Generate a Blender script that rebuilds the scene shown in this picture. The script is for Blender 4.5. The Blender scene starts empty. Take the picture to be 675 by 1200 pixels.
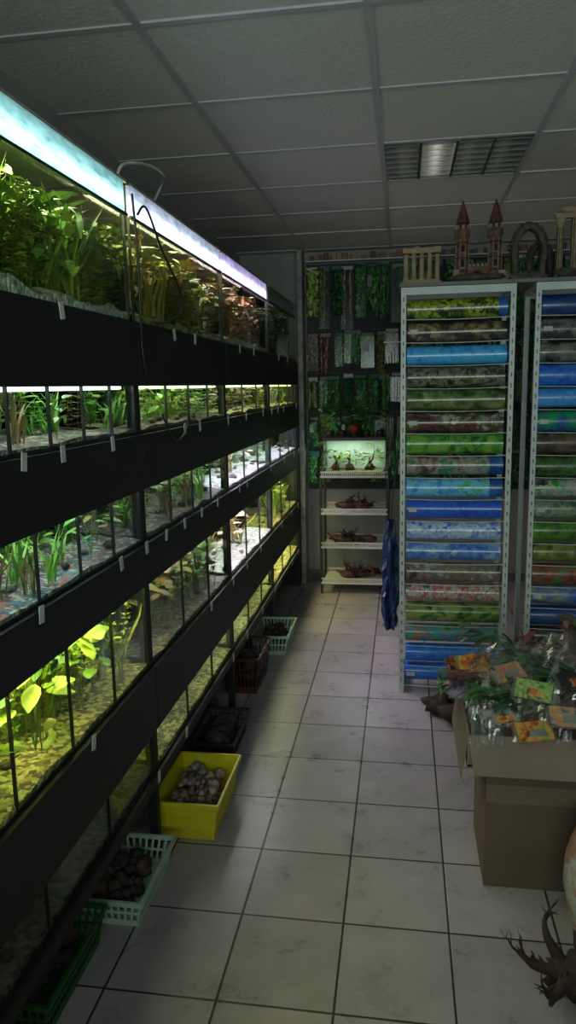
import bpy, math, random
from mathutils import Vector, Matrix, noise
random.seed(7)
R=random.random
def U(a,b): return a+(b-a)*random.random()
scene=bpy.context.scene
try:
    scene.view_settings.view_transform='Standard'
    scene.view_settings.look='None'
except Exception: pass

# ------------------------------------------------------------ materials
MC={}
def newmat(name):
    m=bpy.data.materials.new(name); m.use_nodes=True
    nt=m.node_tree
    return m,nt,nt.nodes['Principled BSDF']
def c4(c): return (c[0],c[1],c[2],1)
def ramp(nt,stops,interp='LINEAR'):
    n=nt.nodes.new('ShaderNodeValToRGB'); n.color_ramp.interpolation=interp
    e=n.color_ramp.elements
    while len(e)<len(stops): e.new(0.5)
    for i,(p,c) in enumerate(stops):
        e[i].position=p; e[i].color=c4(c)
    return n
def mat(name,col,rough=0.6,var=0.25,scale=12,metal=0,bump=0.0,coat=0):
    if name in MC: return MC[name]
    m,nt,b=newmat(name)
    tc=nt.nodes.new('ShaderNodeTexCoord'); nz=nt.nodes.new('ShaderNodeTexNoise')
    nz.inputs['Scale'].default_value=scale; nz.inputs['Detail'].default_value=5
    nt.links.new(tc.outputs['Object'],nz.inputs['Vector'])
    r=ramp(nt,[(0.3,[x*(1-var) for x in col]),(0.7,[min(1,x*(1+var)) for x in col])])
    nt.links.new(nz.outputs['Fac'],r.inputs[0]); nt.links.new(r.outputs[0],b.inputs['Base Color'])
    b.inputs['Roughness'].default_value=rough; b.inputs['Metallic'].default_value=metal
    b.inputs['Coat Weight'].default_value=coat
    if bump>0:
        bp=nt.nodes.new('ShaderNodeBump'); bp.inputs['Strength'].default_value=bump; bp.inputs['Distance'].default_value=0.01
        nt.links.new(nz.outputs['Fac'],bp.inputs['Height']); nt.links.new(bp.outputs[0],b.inputs['Normal'])
    MC[name]=m; return m
def leafmat(name,cols,rough=0.45):
    if name in MC: return MC[name]
    m,nt,b=newmat(name)
    g=nt.nodes.new('ShaderNodeNewGeometry')
    n=len(cols)
    r=ramp(nt,[(i/max(1,n-1),c) for i,c in enumerate(cols)])
    nt.links.new(g.outputs['Random Per Island'],r.inputs[0]); nt.links.new(r.outputs[0],b.inputs['Base Color'])
    b.inputs['Roughness'].default_value=rough
    MC[name]=m; return m
def pebmat(name,cols,scale=90,rough=0.7,bump=0.6):
    if name in MC: return MC[name]
    m,nt,b=newmat(name)
    tc=nt.nodes.new('ShaderNodeTexCoord'); v=nt.nodes.new('ShaderNodeTexVoronoi')
    v.inputs['Scale'].default_value=scale
    nt.links.new(tc.outputs['Object'],v.inputs['Vector'])
    sp=nt.nodes.new('ShaderNodeSeparateColor'); nt.links.new(v.outputs['Color'],sp.inputs[0])
    n=len(cols); r=ramp(nt,[(i/n,c) for i,c in enumerate(cols)],'CONSTANT')
    nt.links.new(sp.outputs[0],r.inputs[0]); nt.links.new(r.outputs[0],b.inputs['Base Color'])
    bp=nt.nodes.new('ShaderNodeBump'); bp.inputs['Strength'].default_value=bump; bp.inputs['Distance'].default_value=0.01; bp.invert=True
    nt.links.new(v.outputs['Distance'],bp.inputs['Height']); nt.links.new(bp.outputs[0],b.inputs['Normal'])
    b.inputs['Roughness'].default_value=rough
    MC[name]=m; return m
def printmat(name,cols,scale=14,coat=0.6,zs=1.0,dim=1.0):
    """printed pattern: noise for large patches + voronoi cells for foliage / stones"""
    if name in MC: return MC[name]
    m,nt,b=newmat(name)
    tc=nt.nodes.new('ShaderNodeTexCoord'); mp=nt.nodes.new('ShaderNodeMapping')
    mp.inputs['Location'].default_value=(U(0,9),U(0,9),U(0,9)); mp.inputs['Scale'].default_value=(1,1,zs)
    nz=nt.nodes.new('ShaderNodeTexNoise'); nz.inputs['Scale'].default_value=scale; nz.inputs['Detail'].default_value=6
    nz.inputs['Distortion'].default_value=.8; nz.inputs['Roughness'].default_value=0.6
    vo=nt.nodes.new('ShaderNodeTexVoronoi'); vo.inputs['Scale'].default_value=scale*4
    nt.links.new(tc.outputs['Object'],mp.inputs[0]); nt.links.new(mp.outputs[0],nz.inputs['Vector']); 
    ad=nt.nodes.new('ShaderNodeVectorMath'); ad.operation='MULTIPLY_ADD'; ad.inputs[1].default_value=(.06,.06,.06)
    nt.links.new(nz.outputs['Color'],ad.inputs[0]); nt.links.new(mp.outputs[0],ad.inputs[2]); nt.links.new(ad.outputs[0],vo.inputs['Vector'])
    sp=nt.nodes.new('ShaderNodeSeparateColor'); nt.links.new(vo.outputs['Color'],sp.inputs[0])
    mx=nt.nodes.new('ShaderNodeMath'); mx.operation='MULTIPLY_ADD'; mx.inputs[1].default_value=.40; nt.links.new(sp.outputs[0],mx.inputs[0])
    m2=nt.nodes.new('ShaderNodeMath'); m2.operation='MULTIPLY_ADD'; m2.inputs[1].default_value=1.8; m2.inputs[2].default_value=-.58; nt.links.new(nz.outputs['Fac'],m2.inputs[0]); nt.links.new(m2.outputs[0],mx.inputs[2])
    n=len(cols); r=ramp(nt,[(0.2+0.6*i/max(1,n-1),[min(.95,q*dim) for q in c]) for i,c in enumerate(cols)])
    nt.links.new(mx.outputs[0],r.inputs[0]); nt.links.new(r.outputs[0],b.inputs['Base Color'])
    b.inputs['Roughness'].default_value=0.35; b.inputs['Coat Weight'].default_value=coat; b.inputs['Coat Roughness'].default_value=0.12
    MC[name]=m; return m
def emis(name,col,s):
    if name in MC: return MC[name]
    m,nt,b=newmat(name)
    b.inputs['Base Color'].default_value=c4(col); b.inputs['Emission Color'].default_value=c4(col); b.inputs['Emission Strength'].default_value=s
    MC[name]=m; return m
def glass(name,tint=(0.9,1,0.93),refl=0.12,rough=0.05,k=.6,base=0.0):
    if name in MC: return MC[name]
    m=bpy.data.materials.new(name); m.use_nodes=True; nt=m.node_tree; nt.nodes.clear()
    o=nt.nodes.new('ShaderNodeOutputMaterial'); t=nt.nodes.new('ShaderNodeBsdfTransparent'); t.inputs[0].default_value=c4(tint)
    g=nt.nodes.new('ShaderNodeBsdfGlossy'); g.inputs['Roughness'].default_value=rough
    mx=nt.nodes.new('ShaderNodeMixShader'); lw=nt.nodes.new('ShaderNodeLayerWeight'); lw.inputs[0].default_value=refl
    mu=nt.nodes.new('ShaderNodeMath'); mu.operation='MULTIPLY_ADD'; mu.inputs[1].default_value=k; mu.inputs[2].default_value=base
    nt.links.new(lw.outputs['Fresnel'],mu.inputs[0]); nt.links.new(mu.outputs[0],mx.inputs[0])
    nt.links.new(t.outputs[0],mx.inputs[1]); nt.links.new(g.outputs[0],mx.inputs[2]); nt.links.new(mx.outputs[0],o.inputs[0])
    MC[name]=m; return m

# ------------------------------------------------------------ mesh builder
class MB:
    def __init__(s): s.v=[];s.f=[];s.m=[];s.sm=[];s.mats=[]
    def mi(s,m):
        if m not in s.mats: s.mats.append(m)
        return s.mats.index(m)
    def add(s,vs,fs,m,smooth=False):
        o=len(s.v); k=s.mi(m); s.v+= [tuple(p) for p in vs]
        for f in fs: s.f.append([o+i for i in f]); s.m.append(k); s.sm.append(smooth)
    def box(s,x0,x1,y0,y1,z0,z1,m,M=None):
        vs=[Vector(p) for p in ((x0,y0,z0),(x1,y0,z0),(x1,y1,z0),(x0,y1,z0),(x0,y0,z1),(x1,y0,z1),(x1,y1,z1),(x0,y1,z1))]
        if M is not None: vs=[M@p for p in vs]
        s.add(vs,[(0,3,2,1),(4,5,6,7),(0,1,5,4),(1,2,6,5),(2,3,7,6),(3,0,4,7)],m)
    def tube(s,pts,r,m,n=8,smooth=True):
        pts=[Vector(p) for p in pts]; vs=[];fs=[]
        N=len(pts)
        for i,p in enumerate(pts):
            d=(pts[min(i+1,N-1)]-pts[max(i-1,0)]).normalized()
            a=d.cross(Vector((0,0,1)))
            if a.length<0.05: a=d.cross(Vector((0,1,0)))
            a.normalize(); b=d.cross(a).normalized()
            rr=r[i] if isinstance(r,(list,tuple)) else r
            for k in range(n):
                t=2*math.pi*k/n; vs.append(p+a*math.cos(t)*rr+b*math.sin(t)*rr)
        for i in range(N-1):
            for k in range(n):
                fs.append((i*n+k,i*n+(k+1)%n,(i+1)*n+(k+1)%n,(i+1)*n+k))
        s.add(vs,fs,m,smooth)
        s.add(vs[:n],[tuple(range(n))],m); s.add(vs[-n:],[tuple(range(n))],m)
    def lathe(s,c,prof,m,n=16,smooth=True,ph=0):
        vs=[];fs=[]
        for r,z in prof:
            for k in range(n):
                t=2*math.pi*k/n+ph; vs.append((c[0]+r*math.cos(t),c[1]+r*math.sin(t),c[2]+z))
        for i in range(len(prof)-1):
            for k in range(n): fs.append((i*n+k,i*n+(k+1)%n,(i+1)*n+(k+1)%n,(i+1)*n+k))
        fs.append(tuple(range(n))); fs.append(tuple((len(prof)-1)*n+k for k in range(n)))
        s.add(vs,fs,m,smooth)
    def ribbon(s,pts,ws,side,m):
        vs=[];side=Vector(side)
        for p,w in zip(pts,ws): p=Vector(p); vs+=[p-side*w,p+side*w]
        s.add(vs,[(2*i,2*i+1,2*i+3,2*i+2) for i in range(len(pts)-1)],m,True)
    def blob(s,c,r,m,sc=(1,1,1),nu=9,nv=6,amp=0.3,freq=1.2):
        off=Vector((U(0,50),U(0,50),U(0,50))); vs=[];fs=[]
        for j in range(nv+1):
            ph=math.pi*j/nv
            for i in range(nu):
                t=2*math.pi*i/nu
                d=Vector((math.sin(ph)*math.cos(t),math.sin(ph)*math.sin(t),math.cos(ph)))
                q=r*(1+amp*noise.noise(d*freq+off))
                vs.append((c[0]+d.x*q*sc[0],c[1]+d.y*q*sc[1],c[2]+d.z*q*sc[2]))
        for j in range(nv):
            for i in range(nu): fs.append((j*nu+i,(j+1)*nu+i,(j+1)*nu+(i+1)%nu,j*nu+(i+1)%nu))
        s.add(vs,fs,m,True)
    def build(s,name,parent=None):
        me=bpy.data.meshes.new(name); me.from_pydata(s.v,[],s.f)
        for m in s.mats: me.materials.append(m)
        me.polygons.foreach_set('material_index',s.m); me.polygons.foreach_set('use_smooth',s.sm)
        me.update(); o=bpy.data.objects.new(name,me); scene.collection.objects.link(o)
        if parent: o.parent=parent
        return o
def area(name,loc,sx,sy,power,col,rot=(0,0,0),parent=None,spread=math.pi):
    l=bpy.data.lights.new(name,'AREA'); l.shape='RECTANGLE'; l.size=sx; l.size_y=sy; l.energy=power; l.color=col; l.spread=spread
    o=bpy.data.objects.new(name,l); o.location=loc; o.rotation_euler=rot; scene.collection.objects.link(o)
    if parent: o.parent=parent
    return o

# ------------------------------------------------------------ plants
def clampb(p,b):
    return (min(max(p[0],b[0]),b[1]),min(max(p[1],b[2]),b[3]),min(max(p[2],b[4]),b[5]))
def blade(mb,base,h,lean,az,w,m,b,seg=5):
    pts=[];ws=[]
    for i in range(seg+1):
        t=i/seg
        p=(base[0]+math.cos(az)*lean*t*t,base[1]+math.sin(az)*lean*t*t,base[2]+h*(t-0.15*t*t))
        pts.append(clampb(p,b)); ws.append(w*(math.sin(math.pi*(0.12+0.85*t))))
    a=az+math.pi/2+U(-.5,.5)
    mb.ribbon(pts,ws,(math.cos(a),math.sin(a),0),m)
def leaf(mb,p,d,L,w,m,b,seg=4,droop=0.3):
    d=Vector(d).normalized(); pts=[];ws=[]
    for i in range(seg+1):
        t=i/seg
        q=Vector(p)+d*L*t+Vector((0,0,-droop*L*t*t))
        pts.append(clampb(q,b)); ws.append(w*math.sin(math.pi*min(1,(0.05+0.93*t)))**0.8)
    sd=d.cross(Vector((U(-.4,.4),U(-.4,.4),1)))
    if sd.length<.1: sd=Vector((0,1,0))
    mb.ribbon(pts,ws,sd.normalized(),m)
def grass(mb,c,h,m,b,n=14,w=.004,sp=.03):
    for _ in range(n): blade(mb,(c[0]+U(-sp,sp)*.5,c[1]+U(-sp,sp)*.5,c[2]),h*U(.5,1),h*U(.1,.6),U(0,6.28),w*U(.7,1.3),m,b)
def broad(mb,c,h,m,b,n=9,s=1.0):
    for _ in range(n):
        az=U(0,6.28); r=U(.2,.6)*h*.5; top=(c[0]+math.cos(az)*r,c[1]+math.sin(az)*r,c[2]+h*U(.35,.9))
        top=clampb(top,b)
        mid=((c[0]*.7+top[0]*.3),(c[1]*.7+top[1]*.3),(c[2]*.4+top[2]*.6))
        mb.ribbon([c,mid,top],[.0015]*3,(0,1,0),m)
        leaf(mb,top,(math.cos(az),math.sin(az),U(-.2,.8)),h*.38*U(.6,1.1),h*.085*s*U(.7,1.3),m,b)
def stemp(mb,c,h,m,b,n=9,L=.03,w=.006):
    az0=U(0,6.28); lx,ly=U(-.25,.25)*h,U(-.25,.25)*h
    pts=[clampb((c[0]+lx*t*t,c[1]+ly*t*t,c[2]+h*t),b) for t in [i/n for i in range(n+1)]]
    mb.ribbon(pts,[.0015]*len(pts),(0,1,0),m)
    for i,p in enumerate(pts[1:]):
        for k in range(3):
            a=az0+i*1.1+k*2.09
            leaf(mb,p,(math.cos(a),math.sin(a),.5),L*U(.8,1.2),w,m,b,seg=2)
G1=leafmat('leaf_green',[(.03,.10,.01),(.11,.26,.03),(.22,.38,.04),(.05,.15,.03)])
G2=leafmat('leaf_yellowgreen',[(.2,.30,.02),(.4,.5,.05),(.08,.16,.015),(.5,.48,.08)])
G3=leafmat('leaf_amber',[(.4,.22,.04),(.25,.3,.05),(.55,.33,.08),(.12,.13,.03)])
G4=leafmat('leaf_pinkbrown',[(.4,.15,.1),(.3,.25,.1),(.45,.25,.15),(.1,.15,.05)])
G5=leafmat('leaf_bright',[(.06,.3,.04),(.25,.55,.08),(.45,.7,.18),(.08,.25,.05)])
G6=leafmat('leaf_dark',[(.02,.06,.02),(.04,.12,.04),(.08,.16,.06),(.03,.08,.06)],.3)

# ------------------------------------------------------------ room shell
X0,X1,Y0,Y1,H=-1.28,2.6,-2.2,5.92,2.6
def floor_mat():
    m,nt,b=newmat('floor_tiles')
    tc=nt.nodes.new('ShaderNodeTexCoord'); sx=nt.nodes.new('ShaderNodeSeparateXYZ'); nt.links.new(tc.outputs['Object'],sx.inputs[0])
    def M(op,a,bv):
        n=nt.nodes.new('ShaderNodeMath'); n.operation=op
        for i,v in enumerate((a,bv)):
            if v is None: continue
            if isinstance(v,(int,float)): n.inputs[i].default_value=v
            else: nt.links.new(v,n.inputs[i])
        return n.outputs[0]
    ds=[];ids=[]
    for out,o,w in ((sx.outputs[0],-.165,.308),(sx.outputs[1],1.945,.322)):
        t=M('DIVIDE',M('SUBTRACT',out,o),w); fr=M('FRACT',t,None); ids.append(M('FLOOR',t,None))
        d=M('MULTIPLY',M('MINIMUM',fr,M('SUBTRACT',1.0,fr)),w); ds.append(d)
    d=M('MINIMUM',ds[0],ds[1])
    g=nt.nodes.new('ShaderNodeMapRange'); g.inputs[1].default_value=.0022; g.inputs[2].default_value=.0042; nt.links.new(d,g.inputs[0])
    cb=nt.nodes.new('ShaderNodeCombineXYZ'); nt.links.new(ids[0],cb.inputs[0]); nt.links.new(ids[1],cb.inputs[1])
    wn=nt.nodes.new('ShaderNodeTexWhiteNoise'); nt.links.new(cb.outputs[0],wn.inputs['Vector'])
    nz=nt.nodes.new('ShaderNodeTexNoise'); nz.inputs['Scale'].default_value=5; nz.inputs['Detail'].default_value=9; nz.inputs['Roughness'].default_value=.7
    nt.links.new(tc.outputs['Object'],nz.inputs['Vector'])
    f=M('ADD',M('MULTIPLY',wn.outputs['Value'],.25),M('MULTIPLY',nz.outputs['Fac'],.75))
    r=ramp(nt,[(.3,(.25,.225,.245)),(.7,(.40,.355,.39))]); nt.links.new(f,r.inputs[0])
    mx=nt.nodes.new('ShaderNodeMix'); mx.data_type='RGBA'; nt.links.new(g.outputs[0],mx.inputs[0])
    mx.inputs[6].default_value=(.03,.026,.025,1); nt.links.new(r.outputs[0],mx.inputs[7]); nt.links.new(mx.outputs[2],b.inputs['Base Color'])
    rr=nt.nodes.new('ShaderNodeMapRange'); rr.inputs[3].default_value=.20; rr.inputs[4].default_value=.38; nt.links.new(nz.outputs['Fac'],rr.inputs[0]); nt.links.new(rr.outputs[0],b.inputs['Roughness'])
    bp=nt.nodes.new('ShaderNodeBump'); bp.inputs['Strength'].default_value=.5; bp.inputs['Distance'].default_value=.003
    nt.links.new(g.outputs[0],bp.inputs['Height']); nt.links.new(bp.outputs[0],b.inputs['Normal'])
    return m
mb=MB(); mb.box(X0-.1,X1+.1,Y0-.1,Y1+.1,-.1,0,floor_mat()); mb.build('floor')
WALL=mat('wall_paint',(.30,.30,.29),.8,.12,3)
mb=MB(); mb.box(X0-.1,X0,Y0-.1,Y1+.1,0,H,WALL); mb.build('wall_left')
mb=MB(); mb.box(X1,X1+.1,Y0-.1,Y1+.1,0,H,WALL); mb.build('wall_right')
mb=MB(); mb.box(X0,X1,Y1,Y1+.1,0,H,WALL); mb.build('wall_back')
mb=MB()
wx0,wx1,wz0,wz1=-.9,1.9,.9,2.3
for a in ((X0,wx0,0,H),(wx1,X1,0,H),(wx0,wx1,0,wz0),(wx0,wx1,wz1,H)): mb.box(a[0],a[1],Y0-.1,Y0,a[2],a[3],WALL)
mb.build('wall_front')
FR=mat('window_frame_white',(.6,.6,.6),.4,.05)
mb=MB()
for a in ((wx0,wx0+.06,wz0,wz1),(wx1-.06,wx1,wz0,wz1),(.47,.53,wz0,wz1)): mb.box(a[0],a[1],Y0-.07,Y0-.02,a[2],a[3],FR)
for a in ((wx0+.06,wx1-.06,wz0,wz0+.06),(wx0+.06,wx1-.06,wz1-.06,wz1)): mb.box(a[0],a[1],Y0-.07,Y0-.02,a[2],a[3],FR)
mb.box(wx0+.06,wx1-.06,Y0-.05,Y0-.045,wz0+.06,wz1-.06,glass('window_glass'))
mb.build('window_1')
area('window_daylight',(.5,Y0-.3,1.6),2.7,1.5,92,(.98,.95,1.0),(math.radians(90),0,0))
mb=MB(); CN=mat('counter_laminate',(.22,.18,.14),.5,.2,6); CT2=mat('counter_top_grey',(.25,.25,.25),.4); PLB=mat('plinth_black',(.02,.02,.02),.5)  # unseen counter, added to shade the near floor from the window
mb.box(-1.2,1.3,-1.15,-.78,.08,1.08,CN); mb.box(-1.22,1.32,-1.2,-.74,1.08,1.12,CT2); mb.box(-1.17,1.27,-1.1,-.83,0.001,.08,PLB)
for k in range(4):
    x=-1.18+k*.62; mb.box(x+.02,x+.6,-.785,-.772,.12,1.03,mat('counter_panel',(.26,.21,.17),.5)); mb.box(x+.26,x+.36,-.772,-.762,.88,.895,FR)
mb.build('added_shade_counter')
mb=MB()
BB=mat('baseboard_grey',(.12,.12,.12),.6)
mb.box(X0+.002,X1,Y1-.012,Y1,0,.07,BB); mb.build('baseboard_back')
CT=mat('ceiling_tile',(.62,.62,.58),.9,.06,60,bump=.25)
CB=mat('ceiling_grid_metal',(.50,.50,.54),.4,.05)
gx=[-.1+.65*k for k in range(-2,5)]; gy=[3.4+.6*k for k in range(-10,6)]
gx=[X0-.05]+[x for x in gx if X0<x<X1]+[X1+.05]; gy=[Y0-.05]+[y for y in gy if Y0<y<Y1]+[Y1+.05]
fix=[(-.1,3.4),(-.1,1.0),(1.2,1.0)]  # last two fixtures are out of view, added to help light the room
mb=MB()
for i in range(len(gx)-1):
    for j in range(len(gy)-1):
        if any(abs(gx[i]-a)<.01 and abs(gy[j]-b)<.01 for a,b in fix): continue
        dz=U(0,.004)
        mb.box(gx[i],gx[i+1],gy[j],gy[j+1],H+dz,H+.03,CT)
mb.build('ceiling')
mb=MB()
for x in gx[1:-1]: mb.box(x-.012,x+.012,Y0,Y1,H-.004,H+.012,CB)
for y in gy[1:-1]: mb.box(X0,X1,y-.012,y+.012,H-.003,H+.012,CB)
mb.build('trim_ceiling_grid')
LV=mat('louver_aluminium',(.6,.6,.58),.22,.05,metal=.9); DK=mat('fixture_dark',(.10,.11,.10),.5)
TB=emis('fluorescent_tube_dim',(1,.97,.9),3.0); TB0=emis('fluorescent_tube_faint_glow',(.5,.5,.46),.35)  # the unlit tubes get a faint painted glow
for fi,(a,b) in enumerate(fix):
    mb=MB(); x0,x1,y0,y1=a+.015,a+.635,b+.015,b+.585
    mb.box(x0,x1,y0,y1,H+.10,H+.11,DK)
    mb.box(x0-.004,x0,y0,y1,H-.002,H+.11,LV); mb.box(x1,x1+.004,y0,y1,H-.002,H+.11,LV)
    mb.box(x0,x1,y0-.004,y0,H-.002,H+.11,LV); mb.box(x0,x1,y1,y1+.004,H-.002,H+.11,LV)
    for k in range(1,4):
        x=x0+(x1-x0)*k/4; mb.box(x-.006,x+.006,y0,y1,H-.004,H+.05,LV)
    for k in range(0,7):
        y=y0+(y1-y0)*(k+.5)/7; mb.box(x0,x1,y-.002,y+.002,H-.003,H+.045,LV)
    for k in range(4):
        x=x0+(x1-x0)*(k+.5)/4; mb.tube([(x,y0+.02,H+.075),(x,y1-.02,H+.075)],.012,TB if (k==1 and fi==0) else TB0)
    mb.build('ceiling_louver_light')

# ------------------------------------------------------------ aquarium racks (left)
BLK=mat('black_laminate',(.006,.006,.007),.6,.2,30); TAG=mat('price_tag_paper',(.5,.52,.5),.7,.1)
GL=glass('tank_glass',(.94,1,.95),.08,.04,.4); SIL=mat('black_silicone',(.01,.01,.01),.4)
XF=-.80; XB=-1.25
tiers=[(1.775,2.09),(1.44,1.59),(1.095,1.27),(.675,.965),(.31,.465)]
secs=[(-.1+1.15*i,1.05+1.15*i) for i in range(5)]
for si,(y0,y1) in enumerate(secs):
    mb=MB()
    for x in (XF-.045,XB):
        for y in (y0,y1-.014): mb.box(x,x+.03,y,y+.014,0,1.775,BLK)
    for ti,(z0,z1) in enumerate(tiers):
        mb.box(XB,XF-.016,y0+.015,y1-.015,z0-.02,z0,BLK)
        top=z0
        if ti<4: bot=tiers[ti+1][1]
        else: bot=z0-.035
        mb.box(XF-.015,XF,y0+.003,y1-.003,bot,top,BLK)
        n=5 if ti in(1,2) else 3
        for k in range(n):
            if R()<.3: continue
            yy=y0+(y1-y0)*(k+.75+U(-.2,.2))/n
            M=Matrix.Translation((XF+.002,yy,top-.006))@Matrix.Rotation(U(-.25,.25),4,'X')
            mb.box(0,.002,-.011,.011,-.022,.018,TAG,M)
    if si==4: mb.box(XB,XF,y1+.002,y1+.018,0,1.775,BLK)
    mb.build('aquarium_rack')

PW=pebmat('pebbles_white',[(.6,.6,.55),(.35,.33,.28),(.7,.7,.66),(.45,.4,.3)],70)
PB=pebmat('pebbles_blue',[(.14,.28,.42),(.55,.53,.5),(.1,.12,.14),(.45,.18,.13),(.2,.22,.2)],80)
PM=pebmat('pebbles_mixed',[(.2,.18,.16),(.42,.4,.38),(.08,.08,.07),(.34,.15,.11),(.12,.13,.12)],80)
PY=pebmat('pebbles_yellow',[(.5,.42,.15),(.25,.2,.07),(.65,.6,.3),(.15,.12,.05)],80)
PD=pebmat('pebbles_dark',[(.05,.04,.035),(.10,.07,.06),(.02,.02,.02),(.12,.09,.09)],60)
def backm(name,col): return mat('tank_back_'+name,col,.7,.6,9)
S={}
S[0,0]=S[0,1]=(PW,backm('olive',(.04,.05,.010)),[G1,G2,G2,G1],(.95,1,.5),6.5,1,1.0,0)
S[0,2]=(PY,backm('moss',(.08,.07,.02)),[G3,G2,G1,G3],(1,.93,.55),5.5,1,.9,0)
S[0,3]=(PW,backm('rose',(.18,.08,.08)),[G4,G3,G4],(1,.7,.78),6,1,.7,0)
S[0,4]=(PD,backm('dark',(.03,.04,.03)),[G6],(1,.9,.8),.3,1,.4,0)
S[1,0]=S[1,1]=(PM,backm('grey',(.22,.22,.25)),[G5,G1,G5,G4],(.92,.96,1),1.6,6,.75,2.2)
S[1,2]=(PM,backm('lime',(.10,.15,.04)),[G5,G2],(1,1,.75),2.3,4,1.4,2.2)
S[1,3]=(PY,backm('tan',(.3,.25,.2)),[G2,G4],(1,.95,.75),2.6,3,.8,2.5)
S[1,4]=(PY,backm('tan',(.3,.25,.2)),[G2,G3],(1,.88,.42),3.2,3,.8,2.5)
S[2,0]=S[2,1]=(PB,backm('slate',(.03,.033,.036)),[G1,G5,G4,G1],(.93,.97,1),1.6,5,1.3,1.8)
S[2,2]=(PM,backm('slate',(.03,.033,.036)),[G1,G5,G4],(.96,.98,1),1.5,4,1.4,1.8)
S[2,3]=(PW,backm('lilac',(.42,.32,.55)),[G1,G4],(.80,.62,1),9,3,.15,5)
S[2,4]=(PW,backm('lilac',(.42,.32,.55)),[G1,G4],(.80,.65,1),6.0,3,.15,4)
S[3,0]=S[3,1]=(PY,backm('yellowgreen',(.06,.07,.008)),[G2,G1,G2],(1,.93,.30),6.5,4,1.5,2.0)
S[3,2]=(PM,backm('moss2',(.05,.055,.02)),[G1,G3,G2,G4],(1,.97,.75),2.0,3,1.5,.7)
S[3,3]=(PW,backm('violet',(.5,.35,.55)),[G4,G3],(.95,.75,1),11,3,.25,8)
S[3,4]=(PY,backm('yellow',(.5,.45,.2)),[G2],(1,.85,.4),6.0,3,.4,5)
S[4,0]=S[4,1]=(PD,backm('dark',(.03,.04,.03)),[G6,G4],(1,.8,.7),.03,3,.2,0)
S[4,2]=(PY,backm('olive2',(.08,.08,.03)),[G1,G3,G2],(1,1,.7),1.4,3,1.3,.4)
S[4,3]=(PY,backm('olive2',(.08,.08,.03)),[G2,G1],(1,1,.6),1.8,3,1.1,1); S[4,4]=S[3,4]
rimglowcols={0:(.42,.95,.97),1:(.42,.98,1),2:(.66,.78,1),3:(.62,.52,1),4:(.1,.1,.12)}
for (ti,si),(gr,bk,lv,lc,pw,nd,den,ts) in sorted(S.items()):
    y0,y1=secs[si]; y0+=.018; y1-=.018; z0,z1=tiers[ti]; z0+=.001
    mb=MB(); xf=XF-.02; xb=XB+.035
    zt=z1 if ti==0 else z1+.03
    mb.box(xb,xf,y0,y1,z0,z0+.006,SIL)
    mb.box(xb-.004,xb,y0,y1,z0,zt,bk)
    mb.box(xf,xf+.003,y0,y1,z0,zt,GL)
    for k in range(nd+1):
        y=y0+(y1-y0)*k/nd
        if k==0: y+=.003
        if k==nd: y-=.003
        mb.box(xb,xf,y-.0015,y+.0015,z0,zt-.01,GL)
        mb.box(xf-.003,xf+.005,y-.0022,y+.0022,z0,zt,SIL)
    mb.box(xf+.003,xf+.005,y0,y1,z0,z0+.010,SIL)
    gh=.035 if ti==0 else .018
    nx,ny=8,26; vs=[];fs=[]
    for i in range(nx+1):
        for j in range(ny+1):
            x=xb+(xf-xb)*i/nx; y=y0+(y1-y0)*j/ny
            vs.append((x,y,z0+gh+gh*.8*noise.noise(Vector((x*12,y*7,ti+si)))+ (nx-i)/nx*gh*.8))
    for i in range(nx):
        for j in range(ny): a=i*(ny+1)+j; fs.append((a,a+ny+1,a+ny+2,a+1))
    mb.add(vs,fs,gr,True)
    fr=[(xf-.001,y0+(y1-y0)*j/ny,z0+.006) for j in range(ny+1)]+[vs[nx*(ny+1)+j] for j in range(ny+1)]
    mb.add([(xf-.001,p[1],p[2]) for p in fr],[(j,j+1,ny+2+j,ny+1+j) for j in range(ny)],gr)
    b=(xb+.004,xf-.006,y0+.006,y1-.006,z0+.01,zt-.012)
    hh=zt-z0-.02
    if ti==0:
        for _ in range(int(90*den)):
            xr=U(0,1)**.7
            c=(b[0]+.03+(b[1]-b[0]-.06)*xr,U(b[2]+.03,b[3]-.03),z0+gh); m=random.choice(lv); k=R(); hs=1.35-.5*xr
            if k<.4: broad(mb,c,hh*U(.8,1.2)*hs,m,b,12,.7)
            elif k<.65: grass(mb,c,hh*U(.9,1.35)*hs,m,b,12,.005)
            else:
                for _ in range(5): stemp(mb,(c[0]+U(-.04,.04),c[1]+U(-.04,.04),c[2]),hh*U(.8,1.1)*hs*.85,m,b,11,.035,.007)
        for _ in range(int(220*den)):
            p=(U(b[0]+.03,b[1]-.01),U(b[2]+.03,b[3]-.03),U(b[5]-.17,b[5]))
            a=U(0,6.28); leaf(mb,p,(math.cos(a),math.sin(a),U(-1.2,.1)),U(.04,.09),U(.005,.012),random.choice(lv),b)
        for _ in range(60):
            mb.blob((U(b[0]+.02,b[1]-.02),U(b[2]+.02,b[3]-.02),z0+gh+.012),U(.008,.018),gr,(1,1,.7),7,5)
    else:
        base=52 if ti>=3 else 44
        for _ in range(int(base*den)):
            c=(U(b[0]+.02,b[1]-.02),U(b[2]+.02,b[3]-.02),z0+gh*1.2); m=random.choice(lv); k=R()
            if k<.4: broad(mb,c,hh*U(.5,1.1),m,b,8,.95)
            elif k<.75: grass(mb,c,hh*U(.6,1.1),m,b,12,.004)
            else:
                for _ in range(3): stemp(mb,(c[0]+U(-.02,.02),c[1]+U(-.02,.02),c[2]),hh*U(.5,1.0),m,b,7,.025,.005)
        for _ in range(26 if ti<4 or si>1 else 90):
            mb.blob((U(b[0]+.02,b[1]-.025),U(b[2]+.02,b[3]-.02),z0+gh+.01),U(.01,.02),PD if si<2 and ti==4 else random.choice([gr,PM,PD]),(1,1,.7),7,5)
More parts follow.
